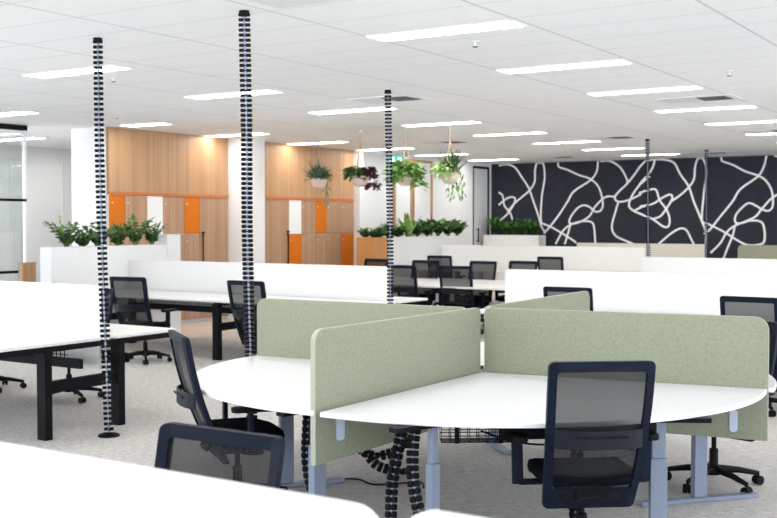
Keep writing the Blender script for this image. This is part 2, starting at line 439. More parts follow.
# ---- mural: white meandering lines on the navy wall
WALLY = 24.4
MUR = [[(-12.41,3.12),(-12.17,3.14),(-11.96,3.06),(-11.78,2.83),(-11.58,2.54),(-11.44,2.18),(-11.32,1.87),(-11.23,1.59),(-11.12,1.43)],
 [(-12.41,2.13),(-12.16,2.3),(-11.97,2.31),(-11.97,2.18),(-12.11,1.96),(-12.27,1.81),(-12.38,1.73)],
 [(-12.41,2.45),(-12.3,2.36),(-12.25,2.12),(-12.09,1.93),(-12.02,1.76)],
 [(-12.16,1.96),(-11.95,2.18),(-11.75,2.33),(-11.54,2.5),(-11.42,2.7),(-11.41,2.98),(-11.36,3.15),(-11.28,3.15),(-11.19,3.13),(-11.15,2.79),(-11.22,2.36),(-11.25,1.87),(-11.23,1.67)],
 [(-11.23,1.67),(-11.0,1.59),(-10.67,1.42),(-10.4,1.26),(-10.31,1.2)],
 [(-10.8,3.15),(-10.77,3.04),(-10.54,2.96),(-10.25,2.83),(-9.96,2.73),(-9.74,2.52),(-9.64,2.16),(-9.69,1.98),(-9.83,1.95),(-9.99,2.07),(-10.15,2.1),(-10.31,2.01),(-10.47,1.8),(-10.48,1.67),(-10.28,1.68),(-9.99,1.83),(-9.83,2.07),(-9.58,2.29),(-9.34,2.3)],
 [(-9.77,3.15),(-9.8,2.91),(-9.96,2.7),(-10.38,2.44),(-10.54,2.2),(-10.8,1.83),(-11.03,1.56),(-11.17,1.42)],
 [(-10.85,1.16),(-10.67,1.47),(-10.47,1.63),(-10.21,1.71),(-9.96,1.71),(-9.86,1.59),(-9.82,1.17)],
 [(-10.61,1.16),(-10.52,1.44),(-10.47,1.63)],
 [(-9.71,3.15),(-9.46,3.14),(-9.21,2.98),(-9.05,2.71),(-9.04,2.61)],
 [(-9.25,2.18),(-9.33,1.92),(-9.41,1.59),(-9.32,1.38),(-9.07,1.26),(-8.86,1.18)],
 [(-8.37,3.15),(-8.46,2.9),(-8.73,2.59)],
 [(-8.02,2.15),(-7.78,2.31),(-7.58,2.49),(-7.46,2.68),(-7.44,2.93),(-7.39,3.11),(-7.33,3.15),(-7.24,3.1),(-7.18,2.81),(-7.23,2.36),(-7.27,1.91),(-7.27,1.71)],
 [(-7.27,1.71),(-7.03,1.61),(-6.74,1.46),(-6.47,1.29),(-6.25,1.19),(-5.98,1.21),(-5.89,1.3),(-5.9,1.57),(-5.98,1.71),(-6.2,1.73),(-6.42,1.67),(-6.53,1.71),(-6.5,1.88),(-6.31,2.08),(-6.18,2.11),(-5.93,1.97),(-5.8,1.95),(-5.72,2.07),(-5.75,2.39),(-5.89,2.62),(-6.07,2.73),(-6.32,2.82),(-6.59,2.97),(-6.82,3.06),(-6.85,3.15)],
 [(-5.87,3.15),(-5.92,2.92),(-6.05,2.7),(-6.42,2.43),(-6.59,2.16),(-6.86,1.82),(-7.08,1.54),(-7.22,1.43)],
 [(-5.56,2.34),(-5.64,2.29),(-5.77,2.2),(-5.96,1.98),(-6.09,1.82),(-6.31,1.71),(-6.55,1.61),(-6.72,1.46),(-6.85,1.23),(-7.07,1.0)],
 [(-6.53,1.63),(-6.58,1.4),(-6.69,1.12),(-6.79,0.84)],
 [(-8.27,1.19),(-8.0,1.42),(-7.77,1.55),(-7.62,1.51),(-7.51,1.31),(-7.45,1.2)],
 [(-8.73,2.06),(-8.42,2.12),(-8.19,2.26),(-8.01,2.33),(-7.96,2.23),(-8.1,2.0),(-8.24,1.83),(-8.42,1.77)],
 [(-5.71,3.15),(-5.57,3.09),(-5.36,2.88)],
 [(-7.18,1.2),(-7.18,1.48),(-7.28,1.74),(-7.46,2.17),(-7.58,2.51),(-7.78,2.8),(-7.93,3.06),(-8.2,3.14),(-8.55,3.13),(-8.72,3.0),(-8.87,2.8),(-9.05,2.59),(-9.26,2.4),(-9.34,2.27),(-9.25,2.18),(-9.02,2.21),(-8.72,2.34),(-8.73,2.38),(-8.49,2.45),(-8.34,2.44),(-8.25,2.2),(-8.1,2.0),(-8.02,1.8),(-8.03,1.62),(-8.15,1.59),(-8.42,1.77),(-8.72,1.89)],
 [(-8.72,2.59),(-8.91,2.33),(-8.99,2.09),(-8.87,1.96),(-8.65,1.87)],
 [(-8.49,2.76),(-8.72,2.59)],
 [(-8.87,1.96),(-8.65,2.06),(-8.49,2.09)],
 [(-8.65,1.87),(-8.72,1.89)]]
mu = empty('wall_mural', (-9, WALLY-.004, 0), 0, 'white looping line artwork across the navy end wall', 'mural')
for mi_, pts in enumerate(MUR):
    P = catmull([(x+9, 0, z) for x, z in pts], 7)
    b = MB(); w = .022; vs = []; fs = []
    for i, p in enumerate(P):
        t = (P[min(i+1, len(P)-1)] - P[max(i-1, 0)]).normalized(); nrm = Vector((-t.z, 0, t.x))*w
        for s, y in ((1, 0), (1, -.005-.0006*mi_), (-1, -.005-.0006*mi_), (-1, 0)):
            q = p + nrm*s; vs.append((q.x, y+.003, min(q.z, CH-.002)))
    for i in range(len(P)-1):
        for k in range(4):
            l = (k+1) % 4; fs.append((i*4+k, i*4+l, i*4+4+l, i*4+4+k))
    b.add(vs, fs).build('painted_line', M['mural_white'], mu)

# ------------------------------------------------------------------ ceiling fittings
def make_light():
    t = empty('ceiling_light', (0, 0, 0), 0, '-', 'ceiling light')
    f = MB(); L, W = 1.26, .285
    for a in ((0,0,L,.012),(0,W-.012,L,W),(0,.012,.012,W-.012),(L-.012,.012,L,W-.012)):
        f.box(a[0], a[1], -.012, a[2], a[3], .0)
    f.build('frame', M['alu'], t)
    MB().box(.012, .012, -.008, L-.012, W-.012, -.001).build('diffuser', M['lamp'], t)
    return t
lp = make_light(); first = True
def place_light(x, y, label, sx_=1.0):
    global first
    o = lp if first else copy_tree(lp); first = False
    o.location = (x, y, CH); o.scale = (sx_, 1, 1); o['label'] = label; o['group'] = 'recessed linear ceiling lights'
ordn = ['nearest', 'second', 'third', 'fourth', 'fifth', 'sixth', 'seventh', 'eighth']
def ord_(i, word): return (word if i == 0 else '%s light' % ordn[i] if 0 else None)
rows = [7.05, 9.29, 11.50, 13.78, 16.0, 18.25, 20.4, 22.6]
for i, y in enumerate(rows):
    place_light(-4.76, y, 'recessed linear light, %s from the viewer in the right-hand row' % ordn[i])
    place_light((-8.86, -8.82, -8.70, -8.67, -8.64, -8.60, -8.54, -8.54)[i], y, 'recessed linear light, %s from the viewer in the middle row' % ordn[i])
for i, y in enumerate((9.35, 11.5, 13.7, 15.9, 18.0, 20.2, 22.5)):
    place_light((-12.98, -12.25, -12.57, -12.53, -12.40, -12.36, -12.30)[i], y, 'recessed linear light, %s from the viewer in the row by the lockers' % ordn[i], .68 if i == 1 else 1.0)
for i, y in enumerate((4.8, 9.32, 13.85, 18.40)):  # out-of-view lights on the window side, added to brighten the room
    place_light(-.84, y, 'unseen recessed linear light added nearer the windows, %s of its row' % ordn[i])
for i, y in enumerate((0.3, 2.55, 4.8)):  # more unseen lights overhead, put in for the light they give
    place_light(-4.76, y, 'unseen recessed linear light added overhead, %s of the three behind the right-hand row' % ordn[i])
for i, y in enumerate((4.8,)):  # also out of view, added for its light
    place_light(-8.68, y, 'unseen recessed linear light added overhead before the middle row')
for i, y in enumerate((8.2, 10.4, 12.3, 14.2)):  # one stands for a light in view; rest added to brighten the side room
    place_light(-16.4, y, 'recessed linear light in the side room beyond the glass, row extended to brighten it, %s of four' % ('nearest', 'second', 'third', 'farthest')[i])

def vent(x, y, label, rz=0):
    t = empty('air_vent', (x, y, CH), rz, label, 'air vent', 'ceiling air vents')
    MB().box(-.43, -.26, -.012, .43, .26, 0).build('face_plate', M['vent_grey'], t, bevel=.003)
    s = MB()
    for k in range(5): s.box(.02, -.2+k*.08, -.018, .36, -.165+k*.08, -.012)
    s.build('louvre', M['slot'], t)
vent(-6.95, 10.8, 'dark air vent in the ceiling beside the middle cable riser')
vent(-3.85, 12.75, 'square air vent in the ceiling between the right-hand lights')
vent(-4.2, 5.55, 'air vent in the ceiling at the top edge of the picture')
vent(-6.9, 17.8, 'air vent in the ceiling before the mural, left of the far cable risers')
vent(-9.84, 17.2, 'air vent in the ceiling above the hanging plants')
vent(-6.7, 22.8, 'air vent in the ceiling close to the top of the mural, right part')
vent(-4.2, 17.9, 'air vent in the ceiling between the farthest right lights')
vent(-10.0, 22.5, 'air vent in the ceiling close to the top of the mural, left part')
for x, y, l in ((-4.16, 7.75, 'white sprinkler head beside the nearest ceiling light'), (-2.91, 10.61, 'sprinkler head on the ceiling at upper right'),
                (-8.25, 7.69, 'sprinkler head on the ceiling right of the left cable riser'), (-11.13, 10.43, 'sprinkler head on the ceiling before the oak wall')):
    t = empty('sprinkler', (x, y, CH), 0, l, 'sprinkler', 'ceiling sprinklers')
    MB().lathe([(.035, 0), (.035, -.008), (.012, -.012), (.010, -.04), (0, -.042)], 14).build('escutcheon', M['alu'], t)
    MB().lathe([(.0, -.04), (.022, -.045), (.022, -.05), (0, -.051)], 12).build('deflector', M['slot'], t)

# exit sign
ex = empty('exit_sign', (-10.80, 17.0, CH-.07), R(30), 'green illuminated exit sign with running figure hanging from the ceiling', 'exit sign')
MB().box(-.15, -.02, -.385, .15, .02, -.15).build('lightbox', M['exit_green'], ex, bevel=.004)
fg = MB()
yy0, yy1 = -.026, -.02
fg.prism([(-.035+.02*math.cos(a*.785), -.19+.02*math.sin(a*.785)-.01) for a in range(8)], yy0, yy1, 'y')
fg.prism([(-.06, -.225), (-.02, -.225), (-.012, -.285), (-.05, -.285)], yy0, yy1, 'y')
fg.prism([(-.05, -.285), (-.03, -.285), (-.065, -.345), (-.085, -.335)], yy0, yy1, 'y')
fg.prism([(-.035, -.285), (-.012, -.285), (.02, -.34), (0, -.35)], yy0, yy1, 'y')
fg.prism([(-.02, -.225), (-.02, -.24), (.03, -.26), (.032, -.248)], yy0, yy1, 'y')
fg.prism([(-.06, -.225), (-.06, -.24), (-.10, -.27), (-.105, -.258)], yy0, yy1, 'y')
fg.prism([(.05, -.19), (.115, -.19), (.115, -.345), (.05, -.345)], yy0, yy1, 'y')
fg.build('running_figure', M['exit_white'], ex)
MB().tube([(-.08, 0, -.16), (-.08, 0, .068)], .005).tube([(.08, 0, -.16), (.08, 0, .068)], .005).build('hanger', M['alu'], ex)

# ------------------------------------------------------------------ cable risers
def chain(mb, sp, path, pitch=.041, w=.042, r=.0185, h=.023, side=None):
    """flat vertebrae with two lobes, threaded on a path"""
    P = catmull(path, 10); d = 0.0; nxt = pitch/2; rz = side
    for i in range(len(P)-1):
        a, b = P[i], P[i+1]; L = (b-a).length
        if L < 1e-6: continue
        t = (b-a)/L
        while nxt <= d + L:
            c = a + t*(nxt-d)
            x = Vector(rz if rz else (.84, .54, 0)); x = (x - t*x.dot(t)).normalized(); y = t.cross(x)
            Mx = Matrix((( x.x, y.x, t.x, c.x), (x.y, y.y, t.y, c.y), (x.z, y.z, t.z, c.z), (0,0,0,1)))
            for s in (-1, 1):
                mb.lathe([(r*.85, -h/2), (r, -h/4), (r, h/4), (r*.85, h/2)], 8, (s*(w/2), 0, 0), M=Mx)
            mb.box(-w/2, -.008, -h*.16, w/2, .008, h*.16, M=Mx)
            mb.box(-.007, -.016, -pitch/2, .007, -.004, pitch/2, M=Mx)
            nxt += pitch
        d += L
    sp.tube([p + Vector((.0, .0, 0)) for p in P], .0085, 6)

def riser(path, label, base=True, cap=True, w=.042, pitch=.041):
    o = Vector((path[-1][0], path[-1][1], 0))
    t = empty('cable_riser', o, 0, label, 'cable riser', 'flexible cable risers from ceiling to floor')
    loc = [tuple(Vector(p)-o) for p in path]
    a, b = MB(), MB(); chain(a, b, loc, w=w, pitch=pitch)
    a.build('vertebrae', M['black_plastic'], t); b.build('cable', M['cable'], t, smooth=True)
    if cap:
        c = loc[0]
        MB().lathe([(.036, CH-.001), (.036, CH-.02), (.026, CH-.03), (.02, CH-.04)], 16, (c[0], c[1], 0)).build('ceiling_collar', M['black_plastic'], t)
    if base:
        MB().lathe([(.085, 0), (.085, .012), (.06, .022), (.02, .028)], 20).build('base_plate', M['black'], t, smooth=False)
    return t
riser([(-6.61, 6.0, 3.15), (-6.60, 6.0, 2.2), (-6.55, 5.98, 1.2), (-6.48, 5.96, .05)], 'black vertebrae cable riser standing by the end of the left black-legged desk')
riser([(-4.91, 5.78, 3.15), (-4.97, 5.87, 2.4), (-5.06, 5.98, 1.6), (-5.13, 6.09, .8), (-5.12, 6.10, .05)], 'black vertebrae cable riser going down behind the left end of the sage screen', w=.046, pitch=.0345)
riser([(-6.50, 10.08, 3.15), (-6.47, 10.08, 1.5), (-6.47, 10.08, .05)], 'black vertebrae cable riser in the middle distance, right of the lockers', w=.04)
riser([(-6.49, 18.5, 3.15), (-6.44, 18.5, .05)], 'distant cable riser before the mural, left of the two')
riser([(-6.45, 21.9, 3.15), (-6.42, 21.9, .05)], 'distant cable riser before the mural, right of the two')

# ------------------------------------------------------------------ task chair
def make_chair():
    t = empty('task_chair', (0, 0, 0), 0, '-', 'chair')
    # backrest geometry: curve from the seat up, leaning back (local -y is behind the sitter)
    def back(z):     # y of the backrest at height z
        k = (z-.37)/.68
        return -.165 - .215*k - .03*math.sin(k*math.pi)
    def halfw(z):
        k = (z-.37)/.68
        return .232 + .022*math.sin(min(1, k*1.1)*math.pi/2)
    def pt(x, z, dy=0): return Vector((x, back(z) - .03*(abs(x)/.23)**2*-1 + dy, z))
    # frame: ring with variable width
    zo0, zo1, zi0, zi1 = .30, 1.05, .405, 1.0
    fo = []; fi = []
    n = 10
    # outer & inner loops, matched
    def loop(z0, z1, inset, rc):
        pts = []
        def hw(z): return halfw(z) - inset
        for a in range(5):   # bottom left corner
            q = R(180+90*a/4); pts.append((-hw(z0)+rc+rc*math.cos(q), z0+rc+rc*math.sin(q)))
        for a in range(5):
            q = R(270+90*a/4); pts.append((hw(z0)-rc+rc*math.cos(q), z0+rc+rc*math.sin(q)))
        for k in range(1, 8):
            z = z0+rc + (z1-z0-2*rc)*k/8; pts.append((hw(z), z))
        for a in range(5):
            q = R(90*a/4); pts.append((hw(z1)-rc+rc*math.cos(q), z1-rc+rc*math.sin(q)))
        for a in range(5):
            q = R(90+90*a/4); pts.append((-hw(z1)+rc+rc*math.cos(q), z1-rc+rc*math.sin(q)))
        for k in range(7, 0, -1):
            z = z0+rc + (z1-z0-2*rc)*k/8; pts.append((-hw(z), z))
        return pts
    A = loop(zo0, zo1, 0, .028); B = loop(zi0, zi1, .038, .012)
    N = len(A); mb = MB(); vs = []
    for L, dy in ((A, .012), (B, .012), (B, -.018), (A, -.018)):
        vs += [pt(x, z, dy) for x, z in L]
    fs = []
    for q in range(4):
        r_ = (q+1) % 4
        for i in range(N):
            j = (i+1) % N
            fs.append((q*N+i, q*N+j, r_*N+j, r_*N+i))
    mb.add(vs, fs)
    fr = mb.build('back_frame', M['frame_plastic'], t)
    # mesh
    mm = MB(); nx, nz = 6, 14; vs = []
    for k in range(nz+1):
        z = zi0-.01 + (zi1-zi0+.02)*k/nz
        for i in range(nx+1):
            x = (-1+2*i/nx)*(halfw(z)-.034); vs.append(pt(x, z, 0))
    mm.add(vs, [(k*(nx+1)+i, k*(nx+1)+i+1, (k+1)*(nx+1)+i+1, (k+1)*(nx+1)+i) for k in range(nz) for i in range(nx)])
    mm.build('back_mesh', M['mesh'], t, smooth=True)
    # lumbar support, a curved bar behind the mesh, with side wraps
    lb = MB(); vs = []; K = 10
    for i in range(K+1):
        x = (-1+2*i/K)*.212
        y = back(.68) - .045 + .05*(abs(x)/.212)**3
        for z, dy in ((.63, 0), (.72, 0), (.72, -.012), (.63, -.012)):
            vs.append((x, y+dy, z))
    fs = []
    for i in range(K):
        for k in range(4):
            l = (k+1) % 4; fs.append((i*4+k, i*4+l, i*4+4+l, i*4+4+k))
    fs += [(3,2,1,0), (K*4, K*4+1, K*4+2, K*4+3)]
    lb.add(vs, fs)
    lm = lb.build('lumbar_support', M['lumbar'], t, bevel=.004)
    MB().box(-.13, back(.68)-.062, .685, .13, back(.68)-.056, .695).build('lumbar_slot', M['black_plastic'], lm)
    # seat
    s = MB(); prof = []
    def seat_ring(k, z):
        pts = []
        for a in range(24):
            q = 2*math.pi*a/24; c, s_ = math.cos(q), math.sin(q)
            e = .38
            x = .245*k*math.copysign(abs(c)**e, c); y = .235*k*math.copysign(abs(s_)**e, s_) + .02
            pts.append((x, y, z - (.02 if y > .2*k else 0)))
        return pts
    rings = [seat_ring(.80, .415), seat_ring(.97, .43), seat_ring(1.0, .455), seat_ring(.97, .482), seat_ring(.85, .492)]
    vs = [v for r_ in rings for v in r_]
    fs = [(i*24+k, i*24+(k+1) % 24, (i+1)*24+(k+1) % 24, (i+1)*24+k) for i in range(4) for k in range(24)]
    fs += [tuple(range(24))[::-1], tuple(96+k for k in range(24))]
    s.add(vs, fs).build('seat', M['seat'], t, smooth=True)
    # mechanism under seat and J-bar to the back
    mc = MB().box(-.09, -.14, .37, .09, .12, .415)
    mc.bar((0, -.10, .385), (0, -.21, .37), .07, .025).bar((0, -.205, .36), (0, back(.42)+.03, .42), .16, .022, up=(0,1,0))
    mc.box(-.14, -.17, .345, .14, .02, .385)
    mc.tube([(.09, .03, .395), (.24, .03, .395)], .007)
    mc.build('mechanism', M['black_plastic'], t, bevel=.004)
    # armrests
    for sx in (-1, 1):
        a = MB()
        a.bar((sx*.10, 0, .405), (sx*.325, 0, .405), .06, .02).bar((sx*.325, 0, .395), (sx*.33, 0, .62), .055, .026, up=(0,1,0))
        ar = a.build('armrest', M['frame_plastic'], t, bevel=.005)
        p = MB().prism(rounded(-.04, -.13, .04, .13, .035, .035, .035), .62, .65, 'z')
        p.v = [(x+sx*.33, y+.02, z) for x, y, z in p.v]
        p.build('arm_pad', M['black_plastic'], ar, bevel=.006)
    # lift and base
    MB().lathe([(.028, .10), (.028, .24), (.016, .245), (.016, .375)], 14).build('gas_lift', M['black_plastic'], t, smooth=False)
    bs = MB().lathe([(.045, .075), (.05, .09), (.045, .125), (.03, .135)], 16)
    for k in range(5):
        a = R(90+72*k); c, s_ = math.cos(a), math.sin(a)
        bs.tube([(.03*c, .03*s_, .11), (.17*c, .17*s_, .098), (.30*c, .30*s_, .073)], [.026, .021, .015], 8)
        bs.tube([(.30*c, .30*s_, .085), (.30*c, .30*s_, .048)], .010, 8)
    base = bs.build('five_star_base', M['black_plastic'], t, smooth=False)
    for k in range(5):
        a = R(90+72*k); c, s_ = math.cos(a), math.sin(a)
        cc = Vector((.30*c, .30*s_, .03)); ax = Vector((math.cos(a+1.9), math.sin(a+1.9), 0))
        w = MB()
        for q in (-1, 1):
            w.tube([cc+ax*q*.006, cc+ax*q*.026], .0295, 14)
        w.tube([cc-ax*.006, cc+ax*.006], .014, 8)
        w.build('caster', M['black_plastic'], base)
    return t
chair0 = make_chair(); cfirst = True
def place_chair(x, y, deg, label, s=1.0, group='mesh-backed task chairs'):
    """x, y: floor point under the seat; deg: facing, 0 = +y, counter-clockwise positive"""
    global cfirst
    o = chair0 if cfirst else copy_tree(chair0); cfirst = False
    o.location = (x, y, 0); o.rotation_euler = (0, 0, R(deg)); o['label'] = label; o['group'] = group
    return o
def chair_by_back(bx, by, deg, label):
    """bx, by: where the top of the backrest stands"""
    a = R(deg); f = (-math.sin(a), math.cos(a)); return place_chair(bx+f[0]*.38, by+f[1]*.38, deg, label)
chair_by_back(-1.86, 4.74, 38, 'navy mesh task chair in front of the large round-edged desk at right, seen from behind')
fc = chair_by_back(-2.48, 2.82, 181, 'dark mesh task chair nearest the viewer, facing the blurred white screen')
fc.scale = (1.06, 1, .94)
chair_by_back(-4.46, 4.60, -36, 'dark mesh task chair seen side-on at the left rounded desk')
chair_by_back(-2.44, 9.55, -2, 'dark mesh task chair behind the right end of the sage screen')
chair_by_back(-4.33, 10.0, 4, 'dark mesh task chair behind the sage screen that runs away from the viewer')
chair_by_back(-9.52, 9.04, 10, 'dark mesh task chair behind the left cable riser at the long white desk')
chair_by_back(-7.80, 9.15, 2, 'dark mesh task chair behind the second cable riser at the long white desk')
chair_by_back(-10.5, 15.95, 176, 'black task chair mostly hidden behind the long white screen before the tan planter')
chair_by_back(-8.66, 13.75, 10, 'black task chair just right of the middle cable riser')
chair_by_back(-9.40, 15.80, 184, 'black task chair across the far white desk, left of the pair facing us')
chair_by_back(-10.5, 18.1, 8, 'black task chair farthest back, rising behind the chairs of the far white desk')
chair_by_back(-7.80, 13.92, 14, 'largest black task chair of the far cluster, back to us at its middle')
chair_by_back(-8.40, 16.0, 178, 'black task chair across the far white desk, right of the pair facing us')
chair_by_back(-7.86, 16.4, 182, 'black task chair at the right end of the far desk, partly behind the white screen')
chair_by_back(-8.42, 18.65, 4, 'black task chair standing before the far white screen, rightmost of the cluster')
place_chair(-8.15, 7.0, 180, 'black task chair whose five-star base shows under the left desk', group='mesh-backed task chairs')
place_chair(-9.30, 7.0, 172, 'black task chair at the left edge of the picture, only casters showing')
place_chair(-1.98, 6.95, 165, 'black task chair behind the sage screen at right, its base showing below the desk')

# ------------------------------------------------------------------ sage pod of four quarter-round desks
HUB = Vector((-3.27, 6.16, 0))
DZ = .735
def felt_screen(p, q, z0, z1, rl, rr, label, th=.032, mats=None, name='desk_screen', cat='desk screen', group='sage felt screens of the round desk cluster', rb=.0):
    p = Vector((*p, 0)); q = Vector((*q, 0)); L = (q-p).length; a = math.atan2(q.y-p.y, q.x-p.x)
    t = empty(name, p, a, label, cat, group)
    o = MB().prism(rounded(0, z0, L, z1, rl, rr, rb), -th/2, th/2, 'y', 0, 1)
    o.build('panel', mats or [M['felt'], M['felt_edge']], t, bevel=.003)
    return t, L
def screen_clip(t, x, side, z, w=.022):
    MB().prism(rounded(x-w, z, x+w, z+.13, .02, .02, .02), side*.016, side*.024, 'y').build('bracket', M['clip'], t)
tA, LA = felt_screen((-3.30, 4.41), (-3.275, 6.16), .45, 1.15, .07, .04, 'sage green felt screen coming straight towards the viewer, left of the navy chair')
screen_clip(tA, .21, -1, .55, .034)
tB, LB = felt_screen((-3.225, 6.165), (-1.52, 6.43), .43, 1.15, .04, .08, 'sage green felt screen running to the right behind the navy chair')
screen_clip(tB, LB-.19, -1, .47)
tC, LC = felt_screen((-5.02, 6.05), (-3.34, 6.12), .45, 1.15, .07, .04, 'sage green felt screen running to the left behind the left rounded desk')
for z in (.745, .98, 1.08):
    MB().box(LA-.004, -.012, z, LA+.05, .012, z+.022).build('hinge', M['black'], tA)
tD, LD = felt_screen((-3.27, 6.26), (-3.34, 8.15), .45, 1.15, .04, .07, 'sage green felt screen running away behind the others')

def quarter(a0, a1, Rm, bulge, label, inset=.022):
    t = empty('rounded_desk', HUB, 0, label, 'desk', 'four quarter-round desks of the sage cluster')
    a0, a1 = R(a0), R(a1); n = 26
    mid = (a0+a1)/2; c = Vector((math.cos(mid), math.sin(mid)))*inset*1.5
    e0 = Vector((math.cos(a0+math.pi/2), math.sin(a0+math.pi/2)))*inset
    e1 = Vector((math.cos(a1-math.pi/2), math.sin(a1-math.pi/2)))*inset
    pts = [(c.x, c.y)]
    for k in range(n+1):
        u = k/n; a = a0+(a1-a0)*u; rr = Rm + bulge*math.sin(u*math.pi)
        o = e0*(1-u) + e1*u
        pts.append((math.cos(a)*rr+o.x, math.sin(a)*rr+o.y))
    MB().prism(pts, DZ-.027, DZ, 'z').build('desktop', M['desk_white'], t, bevel=.006, seg=3)
    return t
qFR = quarter(-90, 8.8, 1.765, .02, 'large white quarter-round desk in front at right, with the navy chair')
qFL = quarter(182, 270, 1.76, .06, 'white quarter-round desk at left, in front of the left sage screen')
qBR = quarter(8.8, 92, 1.80, .04, 'white quarter-round desk behind the right sage screen')
qBL = quarter(92, 182, 1.70, .02, 'white quarter-round desk behind the left sage screen')
def tleg(desk, x, y, fdir, flen, w=.075, dpt=.05, off=0.0):
    x -= HUB.x; y -= HUB.y; a = math.atan2(fdir[1], fdir[0])
    Mx = Matrix.Translation((x, y, 0)) @ Matrix.Rotation(a, 4, 'Z')
    l = MB().box(-w/2, -dpt/2, .03, w/2, dpt/2, .50, M=Mx).box(-w/2+.007, -dpt/2+.006, .50, w/2-.007, dpt/2-.006, DZ-.05, M=Mx)
    lg = l.build('leg', M['steel_blue'], desk, bevel=.004)
    MB().box(-flen/2+off, -.035, 0, flen/2+off, .035, .028, M=Mx).build('foot', M['steel_blue'], lg, bevel=.006)
    MB().box(-.26, -.03, DZ-.05, .26, .03, DZ-.027, M=Mx).build('top_bracket', M['black'], lg)
tleg(qFR, -2.70, 4.60, (.3, .95), .70, w=.055)
tleg(qFR, -1.80, 5.33, (.84, .5), .70, w=.085)
tleg(qFL, -4.27, 5.42, (.55, .84), .78, w=.09)
tleg(qFL, -3.46, 4.66, (.2, 1), .66, w=.085)
tleg(qBR, -1.94, 6.50, (.62, .70), .80, w=.085)
tleg(qBR, -2.75, 7.6, (.3, .9), .66)
tleg(qBL, -3.75, 7.30, (-.62, .62), .70)
tleg(qBL, -4.55, 6.6, (.9, -.3), .66)
# under-desk steel beam, wire cable basket, controllers
def basket(desk, a, b, z=.60, w=.14, h=.12):
    a = Vector((*a, 0)) - HUB; b = Vector((*b, 0)) - HUB; L = (b-a).length; ang = math.atan2((b-a).y, (b-a).x)
    Mx = Matrix.Translation((a.x, a.y, 0)) @ Matrix.Rotation(ang, 4, 'Z'); o = MB()
    def wire(p, q, r=.0022): o.tube([Mx @ Vector(p), Mx @ Vector(q)], r, 4)
    n = int(L/.045)
    for k in range(n+1):
        x = L*k/n
        wire((x, -w/2, z+h/2), (x, -w/2, z-h/2)); wire((x, -w/2, z-h/2), (x, w/2, z-h/2)); wire((x, w/2, z-h/2), (x, w/2, z+h/2))
    for y in (-w/2, w/2):
        for k in range(4): wire((0, y, z-h/2+h*k/3), (L, y, z-h/2+h*k/3), .0025)
    for y in (-w/4, 0, w/4): wire((0, y, z-h/2), (L, y, z-h/2))
    for x in (.08, L-.08): o.box(x-.012, -w/2-.01, z-h/2-.004, x+.012, -w/2, DZ-.03, M=Mx)
    return o.build('cable_basket', M['black'], desk)
basket(qFR, (-2.80, 4.85), (-2.48, 5.07), z=.61, w=.10, h=.10)
basket(qFL, (-4.5, 5.75), (-3.6, 5.2))
bm = MB().bar(Vector((-2.44, 4.83, .65))-HUB, Vector((-1.82, 5.33, .65))-HUB, .06, .075); bm.build('crossbeam', M['black'], qFR)
bm = MB().bar(Vector((-4.27, 5.42, .655))-HUB, Vector((-3.46, 4.66, .655))-HUB, .05, .04); bm.build('crossbeam', M['black'], qFL)
def controller(desk, x, y, deg):
    x -= HUB.x; y -= HUB.y
    Mx = Matrix.Translation((x, y, 0)) @ Matrix.Rotation(R(deg), 4, 'Z')
    c = MB().box(-.07, -.02, DZ-.055, .07, .045, DZ-.029, M=Mx).build('height_controller', M['lumbar'], desk, bevel=.004)
    MB().box(-.055, -.0225, DZ-.050, .055, -.0195, DZ-.036, M=Mx).build('button_panel', M['chrome'], c)
controller(qFR, -1.73, 5.72, 50); controller(qFL, -4.33, 4.78, -35)
# coiling cable snakes under the pod
def snake(path, label, w=.036):
    o = Vector((path[-1][0], path[-1][1], 0))
    t = empty('cable_snake', o, 0, label, 'cable snake', 'black cable snakes under the round desks')
    a, b = MB(), MB(); chain(a, b, [tuple(Vector(p)-o) for p in path], w=w*.85, r=.019, h=.031, pitch=.040)
    a.build('vertebrae', M['black_plastic'], t); b.build('cable', M['cable'], t)
snake([(-3.09, 4.98, .68), (-3.11, 4.94, .5), (-3.14, 4.92, .3), (-3.14, 4.90, .1), (-3.13, 4.9, .03)], 'thick black cable snake hanging beside the sage screen, left of the pair')
snake([(-2.98, 4.92, .68), (-3.0, 4.9, .5), (-2.97, 4.86, .3), (-2.92, 4.86, .1), (-2.90, 4.86, .03)], 'thick black cable snake hanging beside the sage screen, right of the pair')
snake([(-4.1, 5.62, .62), (-4.0, 5.68, .36), (-3.90, 5.78, .20), (-3.78, 5.88, .19), (-3.68, 5.93, .28), (-3.62, 5.95, .5)], 'black cable snake sagging in a loop under the left rounded desk')
snake([(-3.75, 4.98, .67), (-3.78, 5.0, .5), (-3.8, 5.02, .3), (-3.78, 5.05, .12), (-3.75, 5.1, .03)], 'black cable snake hanging straight beside the left desk leg')
snake([(-4.1, 6.0, .3), (-4.0, 6.0, .1), (-3.9, 6.05, .04), (-3.75, 6.1, .03)], 'black cable snake lying on the carpet under the cluster')
snake([(-2.30, 5.35, .66), (-2.27, 5.4, .45), (-2.30, 5.45, .2), (-2.32, 5.5, .03)], 'black cable snake hanging behind the navy chair')
# loose cables on the floor
for pts, l in (([(-4.2, 5.6, .01), (-4.0, 5.8, .012), (-3.8, 5.75, .01), (-3.6, 5.95, .012), (-3.5, 5.85, .01)], 'thin black cable lying on the carpet under the left desk'),
               ([(-2.75, 5.2, .56), (-2.6, 5.3, .50), (-2.4, 5.35, .50), (-2.2, 5.35, .58), (-2.1, 5.3, .66)], 'thin black cable drooping under the right desk')):
    o = Vector((pts[0][0], pts[0][1], 0)); b = MB().tube([p - o for p in catmull(pts, 8)], .006, 6).build('loose_cable', M['black_plastic'])
    b.location = o; tag(b, l, 'cable')

